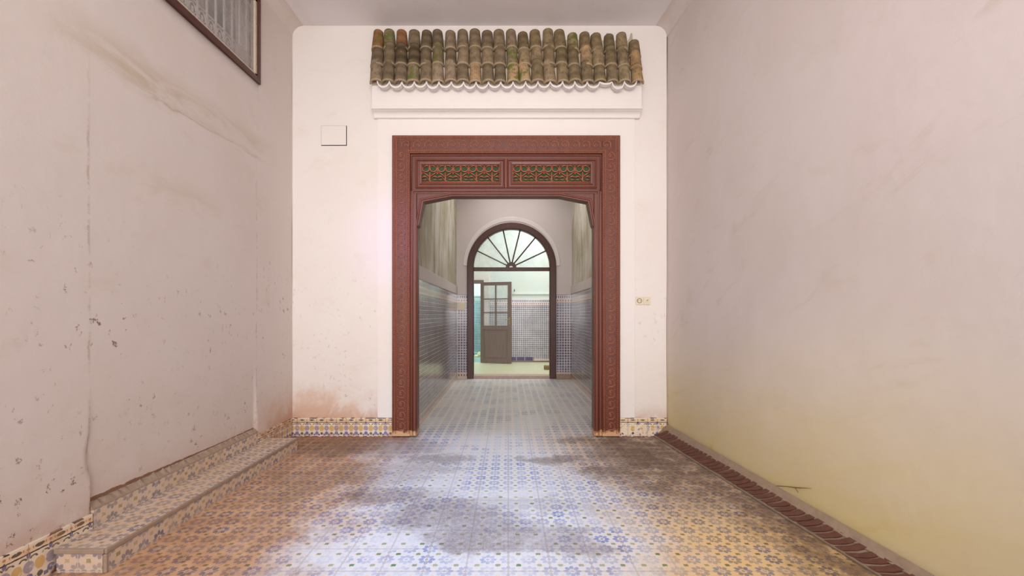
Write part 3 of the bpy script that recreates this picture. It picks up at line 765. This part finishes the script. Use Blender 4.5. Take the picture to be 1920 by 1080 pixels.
def barrel(r0, r1, L, th, arc=1.0, concave=False, lip=True):
    # axis along +Z (bottom z=0), bulge towards -Y
    v = []; f = []; ns = 14; nz = 14
    for side in (0, 1):
        for i in range(nz + 1):
            s_ = i / nz; r = r0 + (r1 - r0) * s_
            if lip and not side:
                r += .004 * math.exp(-((s_ * L - .010) / .010) ** 2)
            r -= th * side
            for j in range(ns + 1):
                a = PI * arc * (j / ns - .5)
                v.append((r * math.sin(a), (-r * math.cos(a)) * (-1 if concave else 1), s_ * L))
    n = (nz + 1) * (ns + 1)
    for side in (0, 1):
        for i in range(nz):
            for j in range(ns):
                a = side * n + i * (ns + 1) + j; f.append((a, a + 1, a + ns + 2, a + ns + 1))
    for i in range(nz):
        for j in (0, ns): a = i * (ns + 1) + j; f.append((a, a + ns + 1, n + a + ns + 1, n + a))
    for j in range(ns):
        for i in (0, nz): a = i * (ns + 1) + j; f.append((a, a + 1, n + a + 1, n + a))
    return v, f
def mesh_obj(name, vf, mat, parent):
    b = MB(); b.v, b.f = vf; me = b.build(name, mat, None, smooth=True); me.parent = parent
    return me
Ybot, zbot = YB - .125, PZ(160, YB - .125); Ytop, ztop = YB + .022, PZ(66, YB)
slope = math.hypot(Ytop - Ybot, ztop - zbot); tilt = math.atan2(Ytop - Ybot, ztop - zbot)
cover0 = mesh_obj('roof_tile', barrel(.0625, .051, .25, .013), 'clay', t)
pan0 = mesh_obj('pan_tile', barrel(.064, .058, slope + .05, .010, arc=.84, concave=True, lip=False), 'putty', t)
first = True
L3 = slope / 3
offs = Vector(t.location)
cols = [(118, 100, 78), (128, 110, 88), (108, 92, 72), (138, 118, 94), (98, 84, 64), (142, 122, 98)]
tophi = [0, -1, 0, 0, 1, 0, 2, 1, 0, 2, 1, 0, 4, 0, -2, -1, 6, 5, 7, 8, 6, 22]
for i in range(22):
    pxb = 707 + i * (1194 - 707) / 21 + R.uniform(-.8, .8); pxt = 708.5 + i * (1186 - 708.5) / 21 + R.uniform(-.8, .8)
    xb, xt = PX(pxb, Ybot), PX(pxt, YB)
    for row in range(3):
        o = cover0 if first else cover0.copy()
        if not first: COL.objects.link(o); o.parent = t
        first = False
        s0 = row / 3.0
        d = tophi[i] * .0052
        ss = (slope - d) / slope
        x = xb + (xt - xb) * s0 + R.uniform(-.003, .003); y = Ybot + (Ytop - Ybot) * s0 * ss - .014 + R.uniform(-.003, .002); z = zbot + (ztop - zbot) * s0 * ss + R.uniform(-.006, .006)
        if row == 0: z = zbot + R.uniform(-.006, .004)
        o.location = Vector((x, y, z)) - offs
        ty = math.atan2(xt - xb, slope) + R.uniform(-.025, .025)
        o.rotation_euler = (-tilt + .055 + R.uniform(-.02, .02), ty, R.uniform(-.1, .1))
        o.scale = (1 + R.uniform(-.06, .05), 1 + R.uniform(-.05, .05), .97 * ss if row < 2 else (.84 * ss))
        c_ = list(R.choice(cols))
        if i > 11: c_ = [c_[0] + 14, c_[1] + 12, c_[2] + 4]
        if row == 0: c_ = [v + 12 for v in c_]
        if (i, row) in ((8, 0), (11, 0), (12, 0), (17, 1)): c_ = [182, 150, 112]
        if (i, row) in ((2, 1), (3, 1)): c_ = [74, 58, 42]
        if (i, row) in ((0, 2), (2, 2)): c_ = [150, 96, 62]
        if (i, row) in ((21, 0), (21, 1)): c_ = [172, 138, 96]
        o.color = (*rgb(*c_), 1)
firstp = True
for i in range(1, 22):
    pxb = 707 + (i - .5) * (1194 - 707) / 21; pxt = 708.5 + (i - .5) * (1186 - 708.5) / 21
    if i == 0: pxb += 6; pxt += 5
    if i == 22: pxb -= 3; pxt -= 6
    xb, xt = PX(pxb, Ybot), PX(pxt, YB)
    o = pan0 if firstp else pan0.copy()
    if not firstp: COL.objects.link(o); o.parent = t
    firstp = False
    o.location = Vector((xb, Ybot - .05, zbot + .035 + R.uniform(-.005, .003))) - offs
    o.rotation_euler = (-tilt - .02, math.atan2(xt - xb, slope), 0)
    o.scale = (.93 if i not in (0, 22) else .6, .8, .90)
b = MB(); xa_, xb_ = PX(707 - 11.5, Ybot), PX(1194 + 11.5, Ybot); pw = (xb_ - xa_ - .02) / 22; zc_ = PZ(153, Ybot - .06)
for i in range(21):
    cx_ = PX(707 + (i + .5) * (1194 - 707) / 21, Ybot - .06); hw = PX(11.6 + CX, Ybot - .06); j_ = R.uniform(-.006, .004); dp = .064 + R.uniform(-.006, .008)
    if i == 18: dp *= .45
    o_ = [(cx_ - (hw + .002) * math.cos(PI * k / 14), zc_ + j_ - dp * math.sin(PI * k / 14)) for k in range(15)]
    n_ = [(cx_ - (hw - .006) * math.cos(PI * k / 14), zc_ + .003 + j_ - (dp - .015) * math.sin(PI * k / 14)) for k in range(15)]
    for k in range(14): b.prism([o_[k], o_[k + 1], n_[k + 1], n_[k]], Ybot - .062, Ybot - .02)
b.build('scalloped_lip', 'lip', t)
# mortar bed the tiles lie in
b = MB(); x0, x1 = PX(704, YB), PX(1193, YB)
b.v = [(x, y, z) for x in (x0, x1) for y, z in ((YB - .001, zbot + .01), (Ybot + .0, zbot + .01), (YB - .018, ztop - .10), (YB - .001, ztop - .09))]
b.f = [(0, 1, 5, 4), (1, 2, 6, 5), (2, 3, 7, 6), (3, 0, 4, 7), (0, 3, 2, 1), (4, 5, 6, 7)]
b.build('mortar_bed', 'putty', t)

# ------------------------------------------------------------------ small things on the end wall
t = thing('access_panel', P(626.5, 272, YB), 'square whitewashed access cover with a dark gap around it on end wall', 'access panel')
b = MB(); x0, x1, z0, z1 = PX(602.5, YB), PX(650, YB), PZ(273, YB), PZ(236, YB)
e = .0035
b.box(x0 + e, x1 - e, YB - .011, YB - .002, z0 + e, z1 - e); b.build('cover', 'wall_b', t, bevel=.002)
b = MB(); b.plate(x0, x1 + .002, z0 - .002, z1, YB - .0035, YB + .003, [(x0 + .002, x1 - e, z0 + e, z1 - .0015)]); b.build('gap', 'dark', t)

t = thing('power_socket', P(1198.5, 571, YB), 'cream wall socket with round outlet, nearer the carved frame', 'socket')
b = MB(); x0, x1, z0, z1 = PX(1192, YB), PX(1204.6, YB), PZ(571.5, YB), PZ(556.5, YB); b.box(x0, x1, YB - .012, YB - .001, z0, z1); b.build('cover_plate', 'plastic', t, bevel=.003)
b = MB(); cx, cz = (x0 + x1) / 2, (z0 + z1) / 2
ring = [(cx + .021 * math.cos(2 * PI * k / 20), cz + .021 * math.sin(2 * PI * k / 20)) for k in range(20)]
b.sweep(ring, [(-.003, -.001), (-.003, .004), (.002, .004), (.002, -.001)], YB - .012, closed=True); b.build('outlet_ring', 'plastic_dk', t)
b = MB()
for dx in (-.008, .008): b.tube([(cx + dx, YB - .0135, cz), (cx + dx, YB - .010, cz)], .0028, 8)
b.build('socket_hole', 'dark', t)
t = thing('light_switch', P(1213, 571, YB), 'cream square wall switch, nearer the room corner', 'switch')
b = MB(); x0, x1, z0, z1 = PX(1206.4, YB), PX(1219, YB), PZ(571.5, YB), PZ(556.5, YB); b.box(x0, x1, YB - .012, YB - .001, z0, z1); b.build('cover_plate', 'plastic', t, bevel=.003)
b = MB(); cx, cz = (x0 + x1) / 2, (z0 + z1) / 2
b.box(cx - .018, cx + .018, YB - .0150, YB - .012, cz - .020, cz + .020); b.build('rocker', 'plastic', t, bevel=.002)
b = MB(); b.tube([(cx - .006, YB - .0155, cz - .004), (cx, YB - .017, cz + .004), (cx + .009, YB - .0155, cz + .010)], .003, 6); b.build('mark', 'plastic_dk', t)

# ------------------------------------------------------------------ passage behind the frame
PL, PRr = -.97, 1.19
b = MB(); b.box(PL - .2, PL, YB + .331, YF, 0, 3.7); struct(b.build('wall_passage_left', 'corr'))
b = MB(); b.box(PRr, PRr + .2, YB + .331, YF, 0, 3.7); struct(b.build('wall_passage_right', 'corr'))
b = MB(); b.box(PL - .2, PRr + .2, YB + .331, YF, 3.7, 3.8); struct(b.build('ceiling_passage', 'far'))
b = MB(); b.box(PL + .0005, PL + .014, YB + .333, YF - .001, 0, 1.58); struct(b.build('trim_6', 'dado_y'))
b = MB(); b.box(PRr - .014, PRr - .0005, YB + .333, YF - .001, 0, 1.58); struct(b.build('trim_7', 'dado_y'))
for nm, x0, x1 in (('trim_8', PL + .0005, PL + .022), ('trim_9', PRr - .022, PRr - .0005)):
    b = MB(); b.box(x0, x1, YB + .333, YF - .001, 1.581, 1.73); struct(b.build(nm, 'far', bevel=.006))
# wall at the end of the passage, with its arched doorway
AX, AZ, RO, RI = .063, 2.09, .833, .712
b = MB(); HR = RO - .03; WT = .24; xa, xb = -2.6, 2.6; ztp = 4.2
for y0, flip in ((YF, 1), (YF + WT, -1)):
    b.quad((xa, y0, 0), (AX - HR, y0, 0), (AX - HR, y0, AZ), (xa, y0, AZ)); b.quad((AX + HR, y0, 0), (xb, y0, 0), (xb, y0, AZ), (AX + HR, y0, AZ))
    n = 32
    for k in range(n):
        a0_, a1_ = PI - PI * k / n, PI - PI * (k + 1) / n
        def outer(a):
            c_, s_ = math.cos(a), math.sin(a); tx = (xb - AX if c_ > 0 else xa - AX) / c_ if abs(c_) > 1e-6 else 1e9; tz = (ztp - AZ) / s_ if s_ > 1e-6 else 1e9
            tt = min(tx, tz); return (AX + c_ * tt, y0, AZ + s_ * tt)
        b.quad((AX + HR * math.cos(a0_), y0, AZ + HR * math.sin(a0_)), (AX + HR * math.cos(a1_), y0, AZ + HR * math.sin(a1_)), outer(a1_), outer(a0_))
n = 32
for k in range(n):
    a0_, a1_ = PI - PI * k / n, PI - PI * (k + 1) / n
    b.quad(*[(AX + HR * math.cos(a), y, AZ + HR * math.sin(a)) for a, y in ((a0_, YF), (a0_, YF + WT), (a1_, YF + WT), (a1_, YF))])
for x in (AX - HR, AX + HR): b.quad((x, YF, 0), (x, YF + WT, 0), (x, YF + WT, AZ), (x, YF, AZ))
struct(b.build('wall_passage_end', 'far'))
for nm, x0, x1 in (('trim_10', PL + .015, AX - RO - .002), ('trim_11', AX + RO + .002, PRr - .015)):
    b = MB(); b.box(x0, x1, YF - .014, YF - .0005, .0 if nm == 'trim_10' else .08, 1.58); struct(b.build(nm, 'dado_x'))
b = MB(); b.box(AX + RO + .01, PRr - .015, YF - .06, YF - .0145, 0, .075); struct(b.build('trim_12', 'cement', bevel=.01))
# raised plaster archivolt
b = MB(); pa = [(AX + (RO + .04) * math.cos(PI - PI * k / 36), AZ + .03 + (RO + .04) * math.sin(PI - PI * k / 36)) for k in range(37)]
b.sweep(pa, [(-.038, -.001), (-.038, .008), (.030, .012), (.036, .008), (.036, -.001)], YF - .001); MT['arc'] = plaster('plaster_archivolt', rgb(220, 211, 207), 'x', mott=0.4); struct(b.build('trim_13', 'arc', smooth=False))

t = thing('arched_door_frame', (AX, YF, 0), 'dark brown arched wooden frame with fanlight at the far end of passage', 'door frame')
yf0, yf1 = YF - .03, YF + .10
b = MB(); W = RO - RI; Rm = (RO + RI) / 2
pa = [(AX - Rm, .0)] + [(AX + Rm * math.cos(PI - PI * k / 40), AZ + Rm * math.sin(PI - PI * k / 40)) for k in range(41)] + [(AX + Rm, .0)]
b.sweep(pa, [(-W / 2, -(yf1 - yf0)), (-W / 2, .0), (-W / 2 + .012, .008), (W / 2 - .012, .008), (W / 2, 0), (W / 2, -(yf1 - yf0))], yf0)
b.build('frame', 'wood_dk', t)
b = MB(); z0, z1 = PZ(508, YF), PZ(501.3, YF); b.box(AX - RI, AX + RI, yf0 + .01, yf1 - .02, z0, z1); b.build('transom', 'wood_dk', t, bevel=.005)
hz = z1
for k in range(1, 7):
    a = PI * k / 7; b = MB(); c_, s_ = math.cos(a), math.sin(a)
    b.tube([(AX - .01 + .085 * c_, YF + .03, hz + .085 * s_ * 1.1), (AX + (RI + .01) * c_, YF + .03, AZ + (RI + .01) * s_)], .0125, 4, ry=.016); b.build('fanlight_bar', 'wood_dk', t)
b = MB(); pa = [(AX - .01 + .10 * math.cos(PI * k / 16), hz + .10 * math.sin(PI * k / 16)) for k in range(17)]
inn = [(AX - .01 + .032 * math.cos(PI * k / 16), hz + .006 + .024 * math.sin(PI * k / 16)) for k in range(17)]
for k in range(16):
    b.prism([pa[k], pa[k + 1], inn[k + 1], inn[k]], YF + .0, YF + .045)
b.build('hub', 'wood_dk', t)
b = MB(); po = [(AX + RI * math.cos(PI * k / 32), AZ + RI * math.sin(PI * k / 32)) for k in range(33)]
b.prism(po + [(AX - RI, z1), (AX + RI, z1)][:0], YF + .048, YF + .052); b.build('fanlight_glass', 'glass', t)

b = MB(); b.box(AX - RI - .06, AX + RI + .06, YF - .005, YF + WT + .02, 0.0, .055)
struct(b.build('trim_14', 'stone', bevel=.006))
t = thing('wall_plate', P(866, 582, YF), 'small blank cream plate on purple tiles left of the arch', 'wall plate')
b = MB(); x0, z1 = PX(858.5, YF), PZ(567.5, YF); x1, z0 = PX(871.5, YF), PZ(581.5, YF); b.box(x0, x1, YF - .026, YF - .0145, z0, z1); b.build('cover', 'plastic', t, bevel=.003)
b = MB(); b.box(x1 + .004, x1 + .022, YF - .020, YF - .0145, z0 + .03, z1 - .02); b.build('hinge_side', 'plastic', t)

# ------------------------------------------------------------------ room beyond the arch
YG, YH, zg = 10.85, 12.9, .05
b = MB(); b.box(-2.6, 2.6, YF + WT + .021, YG, -.1, zg); struct(b.build('floor_beyond', 'farfloor'))
b = MB(); b.box(-2.6, 2.6, YG, YH + .2, -.1, zg - .001); struct(b.build('floor_second_room', 'tealfloor'))
b = MB(); b.plate(-2.6, 2.6, zg, 4.2, YG, YG + .2, [(PX(840, YG), PX(906, YG), -1, PZ(525, YG))]); struct(b.build('wall_far', 'green'))
b = MB(); b.box(-2.6, 2.6, YH, YH + .1, zg, 4.2); struct(b.build('wall_second_room', 'green'))
b = MB(); b.box(-2.7, -2.6, YF + WT, YH + .1, 0, 4.2); struct(b.build('wall_beyond_left', 'green'))
b = MB(); b.box(2.6, 2.7, YF + WT, YH + .1, 0, 4.2); struct(b.build('wall_beyond_right', 'green'))
b = MB(); b.box(-2.7, 2.7, YF + .0, YH + .1, 4.2, 4.3); struct(b.build('ceiling_beyond', 'green'))
b = MB(); b.box(PX(918, YG), 2.55, YG - .016, YG - .001, zg, 1.566); struct(b.build('trim_15', 'dado_f'))
b = MB(); b.box(-2.5, 2.5, YH - .016, YH - .001, zg, 1.74); struct(b.build('trim_16', 'dado_t'))
b = MB(); b.box(PX(905, YG), PX(917, YG), YG - .02, YG - .001, zg, PZ(515, YG)); b.box(-2.5, PX(905, YG), YG - .02, YG - .001, PZ(525, YG), PZ(515, YG)); struct(b.build('trim_17', 'white'))
b = MB(); b.box(PX(960.5, YG), 2.5, YG - .022, YG - .001, PZ(552, YG), PZ(550, YG)); struct(b.build('trim_18', 'green'))
b = MB(); b.box(PX(842, YG), PX(907, YG), YG - .03, YG + .12, PZ(531.5, YG), PZ(525.2, YG)); struct(b.build('trim_19', 'wood_gr'))
b = MB(); cx, cz = PX(964.3, YG), PZ(546, YG); b.tube([(cx, YG - .001, cz), (cx, YG - .05, cz), (cx, YG - .06, cz + .04)], .010, 6)
tag(b.build('wall_hook', 'dark'), 'tiny dark hook on the pale green wall right of the half-glazed door', 'hook')

# half glazed door leaf, folded back near the far wall
t = thing('door_leaf', (PX(902, 10.6), 10.6, zg), 'open grey-brown half-glazed door leaf with six panes in room beyond the arch', 'door')
YLl, YLr = 10.68, 10.46           # the leaf swings a little towards the arch at its handle side
XLl, XLr = PX(901.3, YLl), PX(959, YLr)
def leaf(u0, u1, z0, z1, th0=-.02, th1=.02, mb=None):
    mb = mb or MB(); d = Vector((XLr - XLl, YLr - YLl)); L = d.length; d.normalize(); nrm = Vector((-d.y, d.x))
    pts = []
    for z in (z0, z1):
        for th in (th0, th1):
            for u in (u0, u1):
                q = Vector((XLl, YLl)) + d * (u * L) + nrm * th; pts.append((q.x, q.y, z))
    i = len(mb.v); mb.v += pts
    mb.f += [tuple(i + k for k in q) for q in ((0, 2, 3, 1), (4, 5, 7, 6), (0, 1, 5, 4), (2, 6, 7, 3), (0, 4, 6, 2), (1, 3, 7, 5))]
    return mb
def lz(py): return PZ(py, 10.56)
z0L, z1L = zg + .008, lz(528.8)
b = MB(); leaf(0, .105, z0L, z1L, mb=b); leaf(.885, 1, z0L, z1L, mb=b); leaf(.105, .885, lz(535), z1L, mb=b); leaf(.105, .885, lz(618), lz(610.5), mb=b); leaf(.105, .885, z0L, lz(672.5), mb=b)
b.build('frame', 'wood_gr', t, bevel=.004)
b = MB(); leaf(.475, .515, lz(610.5), lz(535), -.015, .015, b); leaf(.105, .885, lz(561.5), lz(559.5), -.015, .015, b); leaf(.105, .885, lz(587), lz(585), -.015, .015, b)
b.build('glazing_bar', 'wood_gr', t)
for u0, u1 in ((.105, .475), (.515, .885)):
    for a_, c_ in ((535, 559.5), (561.5, 585), (587, 610.5)):
        leaf(u0, u1, lz(c_), lz(a_), -.002, .002).build('glass_pane', 'glass', t)
b = leaf(.105, .885, lz(672.5), lz(618), -.008, .010); leaf(.14, .85, lz(670), lz(620.5), -.014, -.008, b); b.build('lower_panel', 'wood_gr', t, bevel=.002)
b = leaf(.93, .965, lz(609), lz(595), -.026, -.02); pl = b.build('handle_plate', 'brass', t)
b = MB(); hq = Vector((XLl, YLl)) + Vector((XLr - XLl, YLr - YLl)) * .945; z_ = lz(599)
b.tube([(hq.x, hq.y - .02, z_), (hq.x, hq.y - .06, z_), (hq.x - .02, hq.y - .065, z_), (hq.x - .10, hq.y - .05, z_ + .004)], .009, 8); b.build('door_handle', 'brass', pl)

b = MB(); Yb_ = 9.4; b.box(PX(1020, Yb_), PX(1031, Yb_), Yb_ - .07, Yb_ + .07, zg, zg + .085)
o = b.build('wood_block', 'block', bevel=.012); tag(o, 'small rough wooden block on pale floor behind the arch frame right jamb', 'block')
b = MB(); cx, cy_ = PX(896.5, 12.2), 12.2; z0 = zg
for k, (dx, r_, h_) in enumerate(((-.05, .07, .06), (.03, .06, .14), (.0, .05, .05))):
    ring_n = 10; base = len(b.v)
    for q in range(4):
        rr = r_ * (1, .9, .6, .15)[q]; zz_ = z0 + h_ * (0, .4, .8, 1)[q]
        b.v += [(cx + dx + rr * math.cos(2 * PI * j / ring_n) * (1 + .2 * math.sin(3 * j)), cy_ + k * .05 + rr * math.sin(2 * PI * j / ring_n), zz_) for j in range(ring_n)]
    for q in range(3):
        for j in range(ring_n): a = base + q * ring_n; b.f.append((a + j, a + (j + 1) % ring_n, a + ring_n + (j + 1) % ring_n, a + ring_n + j))
    b.f.append(tuple(base + j for j in range(ring_n))); b.f.append(tuple(base + 3 * ring_n + j for j in range(ring_n)))
tag(b.build('crumpled_rag', 'cloth', smooth=True), 'crumpled cream rag on the teal floor seen left of the half-glazed door', 'rag')

# ------------------------------------------------------------------ light
def area(name, loc, target, size, sizey, power, col, spread=PI):
    l = bpy.data.lights.new(name, 'AREA'); l.shape = 'RECTANGLE'; l.size = size; l.size_y = sizey; l.energy = power; l.color = col; l.spread = spread
    o = bpy.data.objects.new(name, l); COL.objects.link(o); o.location = loc
    o.rotation_euler = (Vector(target) - Vector(loc)).to_track_quat('-Z', 'Y').to_euler(); return o
def spot(name, loc, target, deg, power, col, blend=1.0, rad=.15):
    l = bpy.data.lights.new(name, 'SPOT'); l.spot_size = math.radians(deg); l.spot_blend = blend; l.energy = power; l.color = col; l.shadow_soft_size = rad
    o = bpy.data.objects.new(name, l); COL.objects.link(o); o.location = loc
    o.rotation_euler = (Vector(target) - Vector(loc)).to_track_quat('-Z', 'Y').to_euler(); return o
area('rear_key_light', (-.2, -2.0, 2.3), (-.2, 4.4, 2.0), 3.2, 3.0, 102, (1.0, .975, .95), 1.75)  # added area lamp for the frontal light; its opening is unseen
area('overhead_fill', (-.2, 1.3, 3.98), (-.2, 1.6, 0), 2.6, 3.0, 30, (.97, .98, 1.0))  # added fill lamp that brightens side walls and floor; no roof opening is built
area('far_room_daylight', (.9, 9.8, 4.1), (.3, 10.2, 0), 2.2, 1.6, 112, (.93, .99, 1.0))
area('second_room_fill', (-1.0, 12.0, 4.0), (-1.0, 12.0, 0), 1.5, 1.5, 110, (.85, .98, 1.0))  # added fill lamp for the second room; no window is built there
area('window_fill', (XL - .4, 3.1, 4.6), (XL - .45, 3.2, 3.0), .5, 1.6, 14, (.97, .97, 1.0))  # added lamp that lights the bars behind the window sheet
area('passage_fill', (.1, 7.0, 3.6), (.1, 7.0, 0), 1.4, 2.2, 34, (1.0, .96, .95))  # added fill lamp that brightens the closed passage
# added unseen spots for the tinted light patches; no coloured glass is built
spot('blue_tint_spot', (-.3, .2, 3.8), (-.45, 3.0, 0), 38, 500, (.22, .52, 1.0))
spot('violet_tint_spot', (-1.0, .4, 2.6), PX(735, YB) and (PX(742, YB), YB, PZ(455, YB)), 17, 150, (.42, .22, 1.0))
spot('rose_tint_spot', (-.8, .5, 2.4), (XR(2.0), 1.75, 2.35), 26, 16, (1.0, .35, .75))
spot('amber_tint_spot', (-1.0, 1.0, 2.6), (XR(2.4), 2.4, .15), 40, 40, (1.0, .92, .4))
w = bpy.data.worlds.new('world'); bpy.context.scene.world = w; w.use_nodes = True
w.node_tree.nodes['Background'].inputs[0].default_value = (.95, .93, 1.0, 1); w.node_tree.nodes['Background'].inputs[1].default_value = 0.7

# ------------------------------------------------------------------ camera
cam = bpy.data.cameras.new('camera'); co = bpy.data.objects.new('camera', cam); COL.objects.link(co)
cam.sensor_width = 36; cam.lens = F / 1920 * 36; cam.shift_x = (960 - CX) / 1920; cam.shift_y = (CY - 540) / 1920
cam.clip_start = .02
co.location = (0, 0, CH); co.rotation_euler = (PI / 2, 0, 0)
sc = bpy.context.scene; sc.camera = co
sc.view_settings.view_transform = 'Standard'; sc.view_settings.look = 'None'; sc.view_settings.gamma = 1; sc.view_settings.use_curve_mapping = False
sc.view_settings.exposure = -0.12
